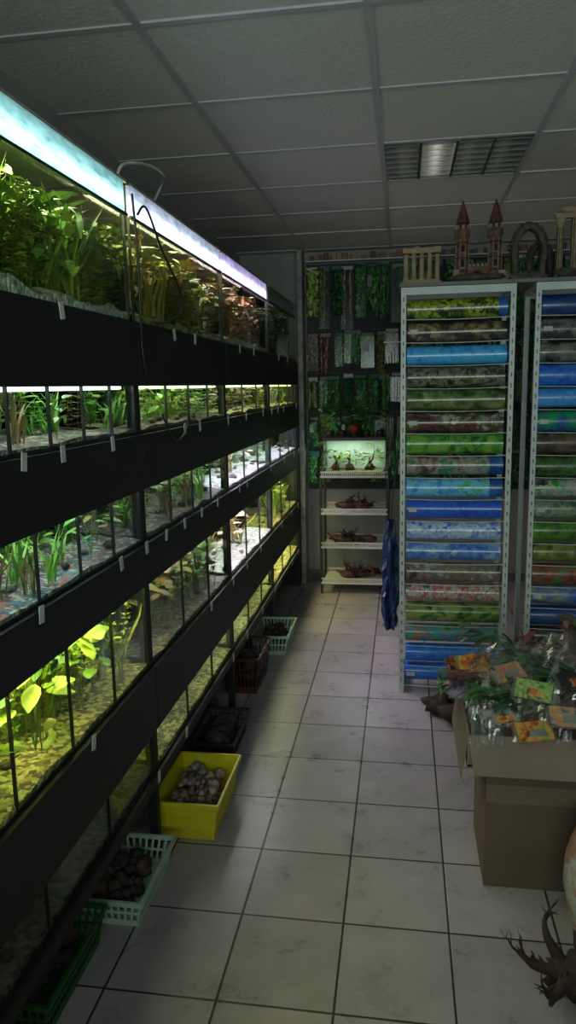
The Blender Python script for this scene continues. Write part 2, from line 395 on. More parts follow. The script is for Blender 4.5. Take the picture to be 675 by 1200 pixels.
    if ts>0:
        tm=emis('lamp_glare_tube_%d_%d'%(ti,si),lc,ts)  # glowing tube; on lower tiers it paints the water-surface glare
        mb.tube([(xf-.03,y0+.03,z1-.004),(xf-.03,y1-.03,z1-.004)],.006,tm,8)
        for yy in (y0+.02,y1-.03): mb.tube([(xf-.03,yy,z1-.004),(xf-.03,yy+.012,z1-.004)],.008,SIL,8)
    ob=mb.build('planted_aquarium')
    zl=(2.168 if ti==0 else z1+.075)
    area('aquarium_lamp',(xf-.10,(y0+y1)/2,zl),.09,1.05,pw,lc,parent=ob)
def rimglowmat(si):  # lit tank rim drawn as an emissive strip, brightness gradient painted in
    m,nt,b=newmat('rim_glow_%d'%si); c=rimglowcols[si]
    tc=nt.nodes.new('ShaderNodeTexCoord'); nz=nt.nodes.new('ShaderNodeTexNoise'); nz.inputs['Scale'].default_value=30; nz.inputs['Detail'].default_value=6
    mp=nt.nodes.new('ShaderNodeMapping'); mp.inputs['Scale'].default_value=(1,.6,2)
    nt.links.new(tc.outputs['Object'],mp.inputs[0]); nt.links.new(mp.outputs[0],nz.inputs['Vector'])
    sx=nt.nodes.new('ShaderNodeSeparateXYZ'); nt.links.new(tc.outputs['Object'],sx.inputs[0])
    mr=ramp(nt,[(0,(.5,)*3),(.3,(1.0,)*3),(.5,(.8,)*3),(.72,(.28,)*3),(1,(.15,)*3)])
    m0=nt.nodes.new('ShaderNodeMapRange'); m0.inputs[1].default_value=2.09; m0.inputs[2].default_value=2.18
    nt.links.new(sx.outputs[2],m0.inputs[0]); nt.links.new(m0.outputs[0],mr.inputs[0])
    mu=nt.nodes.new('ShaderNodeMath'); mu.operation='MULTIPLY'; nt.links.new(mr.outputs[0],mu.inputs[0]); nt.links.new(nz.outputs['Fac'],mu.inputs[1])
    m2=nt.nodes.new('ShaderNodeMath'); m2.operation='MULTIPLY'; m2.inputs[1].default_value=(0.1 if si==4 else 5.5); nt.links.new(mu.outputs[0],m2.inputs[0])
    b.inputs['Base Color'].default_value=(.15,.17,.17,1); b.inputs['Emission Color'].default_value=c4(c); nt.links.new(m2.outputs[0],b.inputs['Emission Strength'])
    return m
for si,(y0,y1) in enumerate(secs):
    mb=MB(); m=rimglowmat(si)
    mb.box(XF-.022,XF-.014,y0+.02,y1-.02,2.092,2.18,m)
    mb.box(XF-.010,XF-.004,y0+.015,y1-.015,2.176,2.184,LV)
    mb.box(XF-.014,XF-.006,y0+.015,y1-.015,2.084,2.092,SIL)
    mb.box(XB+.03,XF-.022,y0+.02,y1-.02,2.18,2.186,mat('hood_lid',(.03,.03,.03),.6))
    mb.build('aquarium_lid_rim_glow')
CBK=mat('cable_black',(.01,.01,.01),.4); HOS=mat('air_hose_white',(.6,.62,.6),.4)
def smooth_path(P,n=8):
    out=[]; P=[Vector(p) for p in P]
    for i in range(len(P)-1):
        a=P[max(i-1,0)];b=P[i];c=P[i+1];d=P[min(i+2,len(P)-1)]
        for k in range(n):
            t=k/n
            out.append(.5*((2*b)+(c-a)*t+(2*a-5*b+4*c-d)*t*t+(3*b-a-3*c+d)*t**3))
    out.append(P[-1]); return out
mb=MB()
mb.tube(smooth_path([(XF+.004,2.24,2.10),(XF+.012,2.30,2.13),(XF+.02,2.42,2.02),(XF+.02,2.58,1.93),(XF+.02,2.60,1.85),(XF+.012,2.45,1.80),(XF+.01,2.32,1.79)]),.004,CBK,6)
mb.tube(smooth_path([(XF+.004,2.20,2.15),(XF+.01,2.205,2.0),(XF+.008,2.21,1.8),(XF+.012,2.2,1.70),(XF+.012,2.22,1.62)]),.004,CBK,6)
mb.tube(smooth_path([(XF+.01,2.36,1.5),(XF+.02,2.4,1.44),(XF+.02,2.5,1.40),(XF+.02,2.62,1.45),(XF+.01,2.66,1.55)]),.003,CBK,6)
mb.build('power_cable')
mb=MB()
mb.tube(smooth_path([(XF-.05,2.22,2.192),(XF-.04,2.26,2.25),(XF-.03,2.45,2.30),(XF-.04,2.65,2.32),(XF-.1,2.8,2.32),(XF-.2,2.85,2.195)]),.005,HOS,6)
mb.build('air_hose')
# ------------------------------------------------------------ rocks and baskets under the racks
ROCK=[mat('rock_brown',(.035,.022,.018),.8,.5,25,bump=.4),mat('rock_grey',(.024,.024,.028),.8,.5,25,bump=.4),mat('rock_pink',(.06,.035,.035),.8,.4,25,bump=.4)]
def rocks(name,x0,x1,y0,y1,n,r,z=0.0,h=.2,mats=ROCK):
    mb=MB()
    for _ in range(n):
        rr=U(*r); mb.blob((U(x0+rr,x1-rr),U(y0+rr,y1-rr),z+rr*.8+U(0,h)),rr,random.choice(mats),(1,U(.8,1.2),.75),9,6,.6)
    return mb.build(name)
rocks('aquarium_rock_pile',-1.22,-1.10,1.10,1.78,50,(.025,.05),0.005,.18)
rocks('aquarium_rock_pile',-1.22,-1.0,1.82,2.16,30,(.025,.045),0.005,.16)
rocks('aquarium_rock_pile',-1.22,-.88,3.2,3.34,20,(.03,.05),0.005,.10)
def basket(name,x0,x1,y0,y1,h,m,fill,solid=False,z=0.002):
    mb=MB(); tp=.02
    def lerp(t): return (x0+tp*(1-t),x1-tp*(1-t),y0+tp*(1-t),y1-tp*(1-t))
    a=lerp(0); mb.box(a[0],a[1],a[2],a[3],z,z+.004,m)
    def ring(t,hh,th):
        q=lerp(t); zz=z+h*t
        mb.box(q[0]-th,q[0],q[2]-th,q[3]+th,zz-hh,zz,m); mb.box(q[1],q[1]+th,q[2]-th,q[3]+th,zz-hh,zz,m)
        mb.box(q[0],q[1],q[2]-th,q[2],zz-hh,zz,m); mb.box(q[0],q[1],q[3],q[3]+th,zz-hh,zz,m)
    ring(1,.014,.009)
    c=[(lerp(0),z),(lerp(1),z+h-.004)]
    def cor(q,zz): return [(q[0],q[2],zz),(q[1],q[2],zz),(q[1],q[3],zz),(q[0],q[3],zz)]
    A=cor(*c[0]);B=cor(*c[1])
    if solid:
        for i in range(4):
            j=(i+1)%4; mb.add([A[i],A[j],B[j],B[i]],[(0,1,2,3)],m)
        for t in (.35,.75): ring(t,.006,.003)
    else:
        ring(.18,.03,.003); ring(.55,.008,.003)
        for i in range(4):
            j=(i+1)%4; L=(Vector(A[j])-Vector(A[i])).length; n=int(L/.018)
            for k in range(n+1):
                t=k/n; p=Vector(A[i]).lerp(Vector(A[j]),t); q=Vector(B[i]).lerp(Vector(B[j]),t)
                d=(Vector(A[j])-Vector(A[i])).normalized()*.004
                mb.add([p-d,p+d,q+d,q-d],[(0,1,2,3)],m)
    for _ in range(fill[0]):
        rr=U(*fill[1]); mb.blob((U(x0+.03+rr,x1-.03-rr),U(y0+.03+rr,y1-.03-rr),z+U(.3,.95)*h*.9),rr,random.choice(fill[2]),(1,U(.8,1.2),.8),8,5,.5)
    return mb.build(name)
YEL=mat('yellow_plastic',(.60,.53,.02),.35,.08); MINT=mat('mint_plastic',(.38,.52,.41),.4,.08); GRN=mat('green_plastic',(.01,.09,.02),.4,.1); RED=mat('red_plastic',(.06,.015,.012),.45,.1)
SH=[mat('shell_pink',(.32,.2,.19),.6,.4,30),mat('shell_grey',(.22,.2,.2),.6,.4,30),mat('shell_brown',(.16,.09,.07),.6,.4,30)]
basket('plastic_basket',-.86,-.63,2.27,2.62,.15,YEL,(230,(.010,.020),SH),True)
basket('plastic_basket',-.985,-.755,1.84,2.16,.09,MINT,(70,(.015,.026),ROCK))
basket('plastic_basket',-1.08,-.845,1.44,1.79,.11,GRN,(60,(.02,.03),ROCK))
basket('plastic_basket',-.88,-.67,4.10,4.46,.12,MINT,(50,(.015,.03),ROCK))
basket('plastic_crate',-.92,-.73,3.52,3.86,.2,RED,(40,(.02,.03),ROCK))
basket('plastic_basket',-.89,-.70,2.80,3.15,.10,mat('dark_plastic',(.015,.015,.015),.5),(60,(.03,.045),ROCK))

# ------------------------------------------------------------ background-film racks (right)
WM=mat('white_powder_metal',(.50,.55,.56),.4,.06)
patt1=[[(.01,.03,.01),(.05,.12,.01),(.5,.55,.05),(.1,.2,.02)],[(.01,.01,.01),(.06,.04,.02),(.35,.28,.15)],[(.02,.25,.6),(.06,.42,.85),(.04,.35,.75)],
 [(.01,.015,.01),(.07,.09,.04),(.3,.3,.2),(.03,.04,.02)],[(.02,.05,.01),(.12,.2,.05),(.3,.38,.12)],[(.01,.02,.03),(.22,.04,.03),(.06,.14,.05),(.5,.48,.45)],
 [(.01,.08,.01),(.08,.38,.04),(.25,.5,.05)],[(.04,.03,.03),(.32,.2,.15),(.35,.4,.4),(.04,.2,.08)],[(.03,.2,.6),(.15,.5,.85),(.08,.35,.05)],
 [(.01,.06,.4),(.015,.11,.65),(.01,.08,.5)],[(.03,.12,.5),(.5,.6,.75),(.1,.25,.6)],[(.02,.08,.45),(.1,.25,.6),(.4,.48,.6)],[(.04,.03,.03),(.3,.22,.15),(.12,.12,.12),(.5,.45,.4)],
 [(.06,.1,.05),(.6,.58,.55),(.45,.05,.06),(.55,.55,.5)],[(.01,.08,.01),(.2,.36,.05),(.38,.4,.15)],[(.01,.1,.02),(.12,.45,.05),(.04,.3,.6),(.45,.2,.05)],[(.01,.13,.6),(.02,.22,.8)],[(.01,.11,.55),(.02,.19,.7)]]
patt2=[[(.01,.04,.2),(.02,.1,.35)],[(.01,.01,.01),(.1,.1,.1),(.3,.3,.27)],[(.02,.03,.02),(.3,.3,.24)],[(.01,.1,.6),(.03,.25,.75)],[(.03,.22,.7),(.1,.38,.85)],[(.01,.05,.35),(.01,.35,.06)],
 [(.03,.02,.01),(.22,.15,.1)],[(.01,.04,.02),(.08,.25,.05)],[(.01,.02,.01),(.6,.6,.6),(.05,.4,.05)],[(.03,.1,.08),(.35,.5,.3)],[(.01,.07,.01),(.15,.42,.03)],[(.03,.06,.02),(.35,.38,.08)],
 [(.08,.02,.01),(.4,.08,.05),(.05,.25,.05)],[(.01,.1,.5),(.3,.35,.15)],[(.01,.05,.25),(.01,.1,.4)],[(.01,.01,.02),(.1,.1,.1)],[(.01,.05,.2),(.02,.08,.3)],[(.01,.03,.1),(.02,.06,.2)]]
COREM=mat('cardboard_core',(.2,.14,.09),.8)
def film_rack(x0,w,pats,tag,dm):
    mb=MB(); x1=x0+w; yf=3.66; yb=3.98
    for x in (x0,x1):
        mb.box(x-.012,x+.012,yf-.012,yf+.012,0,2.03,WM)
        mb.box(x-.012,x+.012,yb-.012,yb+.012,0,2.03,WM)
        mb.box(x-.012,x+.012,yf+.012,yb-.012,2.0,2.03,WM); mb.box(x-.012,x+.012,yf+.012,yb-.012,.03,.06,WM)
        for k in range(38):
            z=.06+k*.0515; mb.box(x-.003,x+.003,yf-.0125,yf-.0121,z,z+.02,DK)
        for k in range(19):
            z=.06+k*.105; mb.box(x-.004,x+.004,yf+.012,yf+.03,z-.02,z-.01,WM)
            mb.box(x-.004,x+.004,yf+.012,yf+.016,z-.02,z+.0,WM)
    mb.box(x0+.012,x1-.012,yf-.010,yf+.010,1.995,2.03,WM); mb.box(x0+.012,x1-.012,yb-.01,yb+.01,1.99,2.03,WM)
    mb.box(x0+.012,x1-.012,yb-.01,yb+.01,.03,.06,WM)
    for k in range(18):
        z=1.985-.052-k*.1085
        P=[(x0+.012+(w-.024)*t/8,yf-.004,z-.051-.004*math.sin(math.pi*t/8)) for t in range(9)]
        mb.tube(P,.0022,WM,6)
    mb.build('film_display_rack')
    mb=MB()
    for k in range(18):
        z=1.985-.052-k*.1085+U(-.003,.003); r=U(.043,.050)
        blue=pats[k][0][2]>.3
        m=printmat('film_%s_%d'%(tag,k),pats[k],U(8,13),dim=dm*(1.15 if blue else .85))
        a,b=x0+.016+U(0,.008),x1-.016-U(0,.008)
        yc=yf+.075; n=22; xm=a+(b-a)*random.choice([1,1,U(.82,.94)])
        def shell(a,b,m,r):
            vs=[];fs=[]
            for i in range(n+3):
                t=2*math.pi*i/n-1.9; rr=r+.0012*i/n*2
                for x in (a,b): vs.append((x,yc+math.cos(t)*rr,z+math.sin(t)*rr))
            for i in range(n+2): fs.append((2*i,2*i+1,2*i+3,2*i+2))
            mb.add(vs,fs,m,True)
        if xm<b and k not in(9,16,17):
            shell(a,xm,m,r); shell(xm,b,printmat('film_end_blue',[(.01,.08,.4),(.03,.2,.6)],8,dim=.8),r*.97)
        else: shell(a,b,m,r)
        for x in (a,b):
            mb.add([(x,yc+math.cos(2*math.pi*i/n)*r*.96,z+math.sin(2*math.pi*i/n)*r*.96) for i in range(n)],[tuple(range(n))],m)
        mb.tube([(a-.002,yc,z),(b+.002,yc,z)],.016,COREM,10)
        if k%4==1:
            mb.box(a+.01,a+.05,yf+.018,yf+.0185,z-.01,z+.012,TAG)
    mb.build('background_film_rolls')
film_rack(0.0,.505,patt1,'a',1.0); film_rack(.618,.505,patt2,'b',.9); film_rack(1.236,.505,patt2[::-1],'c',.9)
mb=MB(); mb.box(-.02,1.76,3.64,4.0,2.032,2.048,mat('shelf_board_grey',(.12,.12,.12),.5)); mb.build('display_top_shelf')

# ornaments
CAS=mat('castle_resin_red',(.08,.025,.018),.7,.45,40,bump=.5); CASL=mat('castle_resin_tan',(.12,.065,.045),.8,.6,40,bump=.5); BEI=mat('ruin_resin_beige',(.30,.23,.14),.8,.25,40,bump=.4); GRY=mat('ruin_resin_grey',(.07,.06,.05),.8,.5,40,bump=.4); HOLE=mat('ornament_dark_opening',(.01,.01,.01),.9)
STN=mat('castle_stone_trim',(.26,.2,.15),.8,.3,40)
zT=2.049
mb=MB(); cx,cy=.35,3.80
mb.blob((cx,cy,zT+.028),.075,GRY,(1.9,1.0,.32),14,6,.2)
for tx in (.278,.432):
    mb.lathe((tx,cy,zT+.01),[(.046,0),(.040,.03),(.033,.05),(.031,.20),(.039,.215),(.039,.245),(.034,.247)],CASL,8,False,math.pi/8)
    for k in range(8):
        a=2*math.pi*k/8; mb.box(-.007,.007,-.004,.004,0,.018,STN,Matrix.Translation((tx+.035*math.cos(a),cy+.035*math.sin(a),zT+.255))@Matrix.Rotation(a+math.pi/2,4,'Z'))
        mb.tube([(tx+.034*math.cos(a+.39),cy+.034*math.sin(a+.39),zT+.06),(tx+.032*math.cos(a+.39),cy+.032*math.sin(a+.39),zT+.21)],.0022,STN,4)
    mb.lathe((tx,cy,zT+.24),[(.028,0),(.026,.04),(.034,.046),(.018,.10),(.002,.15)],CAS,8,False,math.pi/8)
    for zz in (.08,.15,.262):
        r=.0325 if zz<.25 else .028
        mb.box(tx-.007,tx+.007,cy-r-.001,cy-r+.006,zT+zz,zT+zz+.026,HOLE); mb.lathe((tx,cy-r+.003,zT+zz+.026),[(.007,0),(.004,.005),(.001,.008)],HOLE,8)
        mb.box(tx-.010,tx+.010,cy-r-.003,cy-r+.003,zT+zz-.006,zT+zz-.001,STN)
    for zz in (.06,.12,.19): mb.lathe((tx,cy,zT+zz),[(.033,0),(.036,.004),(.033,.008)],CAS,8,False,math.pi/8)
mb.box(.305,.335,cy-.012,cy+.012,zT+.01,zT+.085,CASL); mb.box(.372,.402,cy-.012,cy+.012,zT+.01,zT+.085,CASL); mb.box(.335,.372,cy-.012,cy+.012,zT+.06,zT+.085,CASL)
for k in range(5): mb.box(.31+k*.019,.32+k*.019,cy-.012,cy+.012,zT+.085,zT+.097,STN)
mb.box(.235,.275,cy-.03,cy+.02,zT+.003,zT+.07,STN); mb.box(.435,.48,cy-.03,cy+.02,zT+.003,zT+.06,STN)
for x in (.25,.265,.45,.465): mb.box(x-.004,x+.004,cy-.031,cy-.029,zT+.02,zT+.045,HOLE)
mb.build('aquarium_castle_ornament')
def columns(name,cx,cy,w,h,n,m,beam=True,back=True):
    mb=MB(); mb.box(cx-w/2,cx+w/2,cy-.04,cy+.05,zT+.001,zT+.02,m)
    mb.box(cx-w/2+.01,cx+w/2-.01,cy-.032,cy+.04,zT+.02,zT+.03,m)
    for yy in ((cy-.018,cy+.028) if back else (cy,)):
        for k in range(n):
            x=cx-w/2+.02+(w-.04)*k/(n-1); hh=h if (k+int(yy>cy))%4 else h*.9
            mb.lathe((x,yy,zT+.03),[(.015,0),(.015,.006),(.012,.010),(.011,hh*.5),(.0105,hh-.055),(.015,hh-.05),(.015,hh-.042)],m,12)
    if beam:
        mb.box(cx-w/2+.005,cx+w/2-.005,cy-.032,cy+.042,zT+h-.022,zT+h,m)
        for k in range(4): mb.blob((cx-w/2+.02+k*(w-.04)/3,cy,zT+h+.002),U(.01,.018),m,(1.4,1,.7),8,5,.6)
    mb.build(name)
columns('temple_ruin_ornament',.085,3.79,.19,.175,5,BEI)
def arch(name,cx,cy,h,w,m,n=10):
    mb=MB(); mb.box(cx-w/2,cx+w/2,cy-.045,cy+.045,zT+.001,zT+.025,m)
    for yy in (cy-.02,cy+.025):
        P=[(cx-w/2+.025,yy,zT+.02),(cx-w/2+.02,yy,zT+h*.55)]
        for k in range(1,n):
            t=math.pi*(1-k/n); P.append((cx+math.cos(t)*(w/2-.02),yy,zT+h*.55+math.sin(t)*h*.38))
        P+=[(cx+w/2-.02,yy,zT+h*.55),(cx+w/2-.025,yy,zT+.02)]
        mb.tube(P,[.014+.004*(k%2) for k in range(len(P))],m,8)
    for k in range(14):
        t=math.pi*k/13; mb.blob((cx+math.cos(t)*(w/2-.012),cy,zT+h*.55+math.sin(t)*h*.42),.018,m,(1,1.5,.8),8,5,.6)
    for k in range(6): mb.blob((cx-w/2+.02+(w-.04)*k/5,cy-.01,zT+.035),.018,m,(1,1.2,.9),8,5,.6)
    mb.build(name)
arch('arch_ruin_ornament',.585,3.78,.27,.17,GRY); arch('arch_ruin_ornament',.66,3.92,.20,.14,GRY)
mb=MB(); cx=.76
mb.blob((cx,3.78,zT+.035),.05,GRY,(1.2,1,.6),12,6,.4)
for dx,hh in ((-.035,.27),(.03,.31)):
    mb.lathe((cx+dx,3.78,zT+.02),[(.022,0),(.022,.02),(.016,.03),(.015,hh*.5),(.0145,hh-.04),(.022,hh-.03),(.024,hh-.01),(.018,hh)],BEI,12)
    for k in range(10):
        a=2*math.pi*k/10; mb.tube([(cx+dx+.0155*math.cos(a),3.78+.0155*math.sin(a),zT+.05),(cx+dx+.015*math.cos(a),3.78+.015*math.sin(a),zT+hh-.03)],.0022,GRY,4)
mb.box(cx-.06,cx+.06,3.76,3.80,zT+.28,zT+.30,BEI); mb.blob((cx+.01,3.78,zT+.315),.028,BEI,(1.6,1,.7),9,6,.7)
mb.build('column_ruin_ornament')
arch('arch_ruin_ornament',.93,3.80,.25,.16,GRY); columns('temple_ruin_ornament',1.15,3.8,.2,.2,4,GRY)

# blue bag hanging beside the rack
mb=MB(); BM=printmat('blue_polythene',[(.005,.012,.04),(.01,.03,.12),(.02,.06,.2)],7,.4)
vs=[];fs=[];nz_=22;nn=20
for j in range(nz_+1):
    t=j/nz_; z=.22+.62*t; w=.045*(math.sin(math.pi*(.15+.78*t))**.5)
    for i in range(nn):
        a=2*math.pi*i/nn; q=1+.35*math.sin(5*a+t*5)+.5*noise.noise(Vector((math.cos(a)*2,math.sin(a)*2,t*9)))
        vs.append((-.065+math.cos(a)*w*q*.9,4.03+math.sin(a)*w*q*1.4,z))
for j in range(nz_):
    for i in range(nn): fs.append((j*nn+i,j*nn+(i+1)%nn,(j+1)*nn+(i+1)%nn,(j+1)*nn+i))
mb.add(vs,fs,BM,False); mb.tube([(-.065,4.03,.83),(-.05,4.03,1.0),(-.02,4.01,1.2)],.004,BM,6); mb.build('blue_plastic_bag')
mb=MB()
for k in range(5):
    z1=1.78-.02*k; x=-.03-.014*k; pm=printmat('sleeve_%d'%(k%3),[[(.02,.03,.04),(.1,.14,.18),(.25,.3,.34)],[(.01,.02,.05),(.05,.1,.2)],[(.03,.03,.03),(.15,.17,.16)]][k%3],8)
    vs=[];fs=[]
    for j in range(9):
        for i in range(5): vs.append((x+.006*noise.noise(Vector((j,i*.7,k*3))),3.74+.05*i+.01*noise.noise(Vector((i,j,k))),z1-.62*j/8))
    for j in range(8):
        for i in range(4): a=j*5+i; fs.append((a,a+1,a+6,a+5))
    mb.add(vs,fs,pm,True)
mb.tube([(-.012,3.84,1.79),(-.10,3.84,1.79)],.004,WM,6); mb.build('hanging_film_sleeves')

# ------------------------------------------------------------ back wall display
HEAD=[mat('header_card_grey',(.18,.21,.20),.6),mat('header_card_teal',(.05,.14,.14),.6),mat('header_card_white',(.45,.48,.47),.6)]
BAG=glass('clear_bag',(.97,.99,.98),.06,.15,.2,.02)
GW=leafmat('plastic_plant_green',[(.01,.07,.01),(.04,.26,.04),(.14,.50,.12),(.03,.12,.05),(.3,.6,.25)],.35)
GP=leafmat('plastic_plant_mixed',[(.05,.18,.05),(.3,.14,.08),(.3,.42,.1),(.08,.2,.08)],.35)
GV=leafmat('plastic_plant_deep',[(.005,.04,.01),(.02,.12,.03),(.04,.22,.08)],.35)
GR_=leafmat('plastic_plant_red',[(.08,.02,.03),(.28,.06,.08),(.1,.15,.05),(.35,.2,.2)],.35)
GY_=leafmat('plastic_plant_lime',[(.1,.2,.02),(.35,.5,.08),(.55,.65,.2),(.12,.25,.04)],.35)
mb=MB(); PG=mat('backing_shade_dark',(.03,.035,.033),.7)
mb.box(-.755,2.55,5.903,5.915,.75,2.51,PG); mb.build('dark_backing_sheet')  # added dark sheet, stands in for the shade between hanging packs
mb=MB(); yb=5.87
rows=[(2.50,.46),(2.0,.32),(1.67,.30),(1.36,.28),(1.08,.26)]
for ri,(zt,hh0) in enumerate(rows):
    x=-.70
    mb.tube([(x-.03,yb+.027,zt+.005),(2.5,yb+.027,zt+.005)],.004,DK,6)
    while x<2.45:
        lim=(-.66<x<-.06 and zt<1.5)
        w=U(.028,.055); dy=0 if lim else U(-.07,0); y=yb+dy; hh=hh0*U(.72,1.05)
        zt_=zt+U(-.03,.0)
        mb.box(x-w*.9,x+w*.9,y-.002,y,zt_-U(.02,.05),zt_,random.choice(HEAD+HEAD[:2]))
        if R()<.5: mb.box(x-w,x+w,y-.056,y-.0555,zt_-hh,zt_-.03,BAG)
        if R()<.22: mb.box(x-w*.8,x+w*U(-.2,.5),y-.0575,y-.057,zt_-hh*U(.4,.7),zt_-hh*.25,random.choice(HEAD))
        m=random.choice([GW,GW,GW,GP,GV,GR_,GY_,GV])
        b=(x-w*1.15,x+w*1.15,y-.055,y+.02,zt_-hh,zt_-.02); kind=R()
        nS=5 if kind>.7 else 7
        for s_ in range(nS):
            sx=x+U(-w,w)*.8; L=hh*U(.75,1)
            P=[(sx+U(-.008,.008),y-.01-U(0,.035),zt_-.03-L*t/6) for t in range(7)]
            if kind<.35: mb.ribbon(P,[U(.003,.008)]*6+[.001],(U(.6,1),U(-.5,.5),0),m)
            else: mb.ribbon(P,[.0015]*7,(1,0,0),m)
            big=kind>.7
            for p in P:
                for q in range(2 if kind<.35 else (4 if big else 6)): leaf(mb,p,(U(-1,1),U(-1.4,.2),U(-1.1,.6)),U(.045,.08) if big else U(.025,.05),U(.010,.018) if big else U(.003,.008),m,b,2)
        x+=2*w+U(.0,.016)
mb.build('hanging_plastic_plants')
mb=MB(); cols=[mat('pk_red',(.25,.05,.03),.5),mat('pk_brown',(.18,.09,.05),.5),mat('pk_tan',(.28,.2,.12),.5),mat('pk_dark',(.06,.05,.05),.5)]
x=-.72
while x<1.9:
    w=U(.02,.05); mb.box(x,x+w,5.85,5.90,2.526,2.526+U(.03,.055),random.choice(cols)); x+=w+.004
mb.box(-.75,1.95,5.84,5.915,2.516,2.525,WM); mb.build('decor_packages')
mb=MB(); mb.box(-.80,-.765,5.72,5.915,0.0,H-.01,mat('pilaster_stone',(.30,.28,.27),.8,.4,20,bump=.5)); mb.build('trim_corner_pilaster')
# plastic rack with driftwood
WP=mat('white_plastic',(.58,.58,.53),.4,.06); BP=mat('black_plastic',(.02,.02,.02),.4)
DW=[mat('driftwood',(.11,.045,.03),.8,.5,30,bump=.5),mat('driftwood_dark',(.035,.018,.013),.8,.5,30,bump=.5)]
sx0,sx1,sy0,sy1=-.62,-.10,5.45,5.78
mb=MB()
for x in (sx0,sx1-.02):
    for y in (sy0,sy1-.02): mb.box(x,x+.02,y,y+.02,0,.93,BP)
levels=[.08,.36,.62,.90]
for z in levels:
    a,b=sx0+.021,sx1-.021
    mb.box(a,b,sy0,sy1,z,z+.006,WP)
    for y in (sy0-.004,sy1-.002):
        mb.box(a-.012,b+.012,y,y+.005,z+.034,z+.044,WP); mb.box(a-.012,b+.012,y,y+.005,z-.004,z+.012,WP)
        for k in range(33): x=a+(b-a)*k/32; mb.box(x-.003,x+.003,y,y+.004,z+.012,z+.034,WP)
mb.build('plastic_shelf_rack')
def twig(mb,p,d,L,r,m,depth=2):
    P=[Vector(p)];d=Vector(d).normalized();rs=[r];n=6
    for i in range(n):
        d=(d+Vector((U(-.35,.35),U(-.35,.35),U(-.25,.25)))).normalized(); P.append(P[-1]+d*L/n); rs.append(r*(1-.75*(i+1)/n))
        if P[-1].z<.01: P[-1].z=.01
        if depth>0 and R()<.55: twig(mb,P[-1],d+Vector((U(-1,1),U(-1,1),U(-.3,.9))),L*.5,rs[-1]*.8,m,depth-1)
    mb.tube(P,rs,m,7)
for z in levels[:3]:
    mb=MB()
    for k in range(8):
        x=U(sx0+.1,sx1-.1)
        mb.blob((x,U(5.52,5.7),z+.04),U(.028,.04),random.choice(DW),(1.6,1,.7),10,6,.8,2)
        twig(mb,(x,U(5.54,5.68),z+.05),(U(-1,1),U(-.3,.3),.3),U(.07,.11),.013,random.choice(DW),1)
    mb.build('driftwood_pieces')
mb=MB(); z=.91; a,b=sx0+.03,sx1-.03
mb.box(a,b,5.47,5.76,z,z+.01,BP); mb.box(a,b,5.47,5.474,z+.01,z+.26,GL); mb.box(a,b,5.755,5.76,z+.01,z+.26,mat('tank_back_white',(.5,.56,.5),.6,.3,5))
mb.box(a,a+.004,5.474,5.755,z+.01,z+.26,GL); mb.box(b-.004,b,5.474,5.755,z+.01,z+.26,GL)
mb.box(a,b,5.47,5.76,z+.262,z+.285,BP); mb.box(a+.01,b-.01,5.48,5.75,z+.01,z+.03,PY)
bb=(a+.01,b-.01,5.49,5.74,z+.02,z+.24)
for _ in range(22): broad(mb,(U(a+.05,b-.05),U(5.52,5.72),z+.03),U(.06,.2),random.choice([G5,G2,G1]),bb,7)
for x in (a+.08,a+.19,b-.12):
    mb.blob((x,5.6,z+.05),.035,DW[0],(1,1,.8),9,6,.8,2); twig(mb,(x,5.6,z+.06),(U(-.4,.4),0,1),.12,.012,DW[0],2)
o=mb.build('small_aquarium'); area('aquarium_lamp',((a+b)/2,5.6,z+.255),.4,.1,1.4,(.85,1,.9),parent=o)
mb=MB(); zz=z+.286
for k,x in enumerate((-.55,-.46,-.36,-.27,-.17)):
    mb.lathe((x,5.6,zz),[(.02,0),(.028,.01),(.03,.03),(.026,.045)],BP,12)
    bb=(x-.07,x+.07,5.5,5.74,zz,zz+.24)
    for _ in range(3): broad(mb,(x,5.6,zz+.04),U(.16,.24),random.choice([G5,GW,GW]),bb,10)
mb.blob((-.36,5.53,zz+.06),.04,mat('red_ball',(.14,.01,.01),.5),(1,.6,1),14,8,.1)
mb.build('potted_plastic_plants')

# ------------------------------------------------------------ cardboard boxes, right front
CBD=mat('cardboard',(.12,.08,.06),.85,.12,8); CBL=mat('cardboard_light',(.22,.165,.135),.85,.12,8); TAPE=mat('packing_tape',(.17,.13,.09),.3,.1)
mb=MB(); bx0,bx1,by0,by1,bz=.262,.545,2.17,2.50,.42; t=.005
mb.box(bx0,bx1,by0,by1,.001,.008,CBD)
mb.box(bx0,bx1,by0,by0+t,.008,bz,CBD);mb.box(bx0,bx1,by1-t,by1,.008,bz,CBD);mb.box(bx0,bx0+t,by0+t,by1-t,.008,bz,CBD);mb.box(bx1-t,bx1,by0+t,by1-t,.008,bz,CBD)
mb.box(bx0,bx1,by0,(by0+by1)/2-.002,bz,bz+.004,CBD); mb.box(bx0,bx1,(by0+by1)/2+.002,by1,bz,bz+.004,CBD)
mb.box(bx0+.002,bx1-.002,by0-.001,by0,.29,.35,TAPE)
mb.build('cardboard_box')
mb=MB(); ux0,ux1,uy0,uy1,uz0,uz1=.20,.80,2.13,2.56,.427,.53
mb.box(ux0,ux1,uy0,uy1,uz0,uz0+.006,CBL)
mb.box(ux0,ux1,uy0,uy0+t,uz0,uz1,CBL);mb.box(ux0,ux1,uy1-t,uy1,uz0,uz1,CBL);mb.box(ux0,ux0+t,uy0+t,uy1-t,uz0,uz1,CBL);mb.box(ux1-t,ux1,uy0+t,uy1-t,uz0,uz1,CBL)
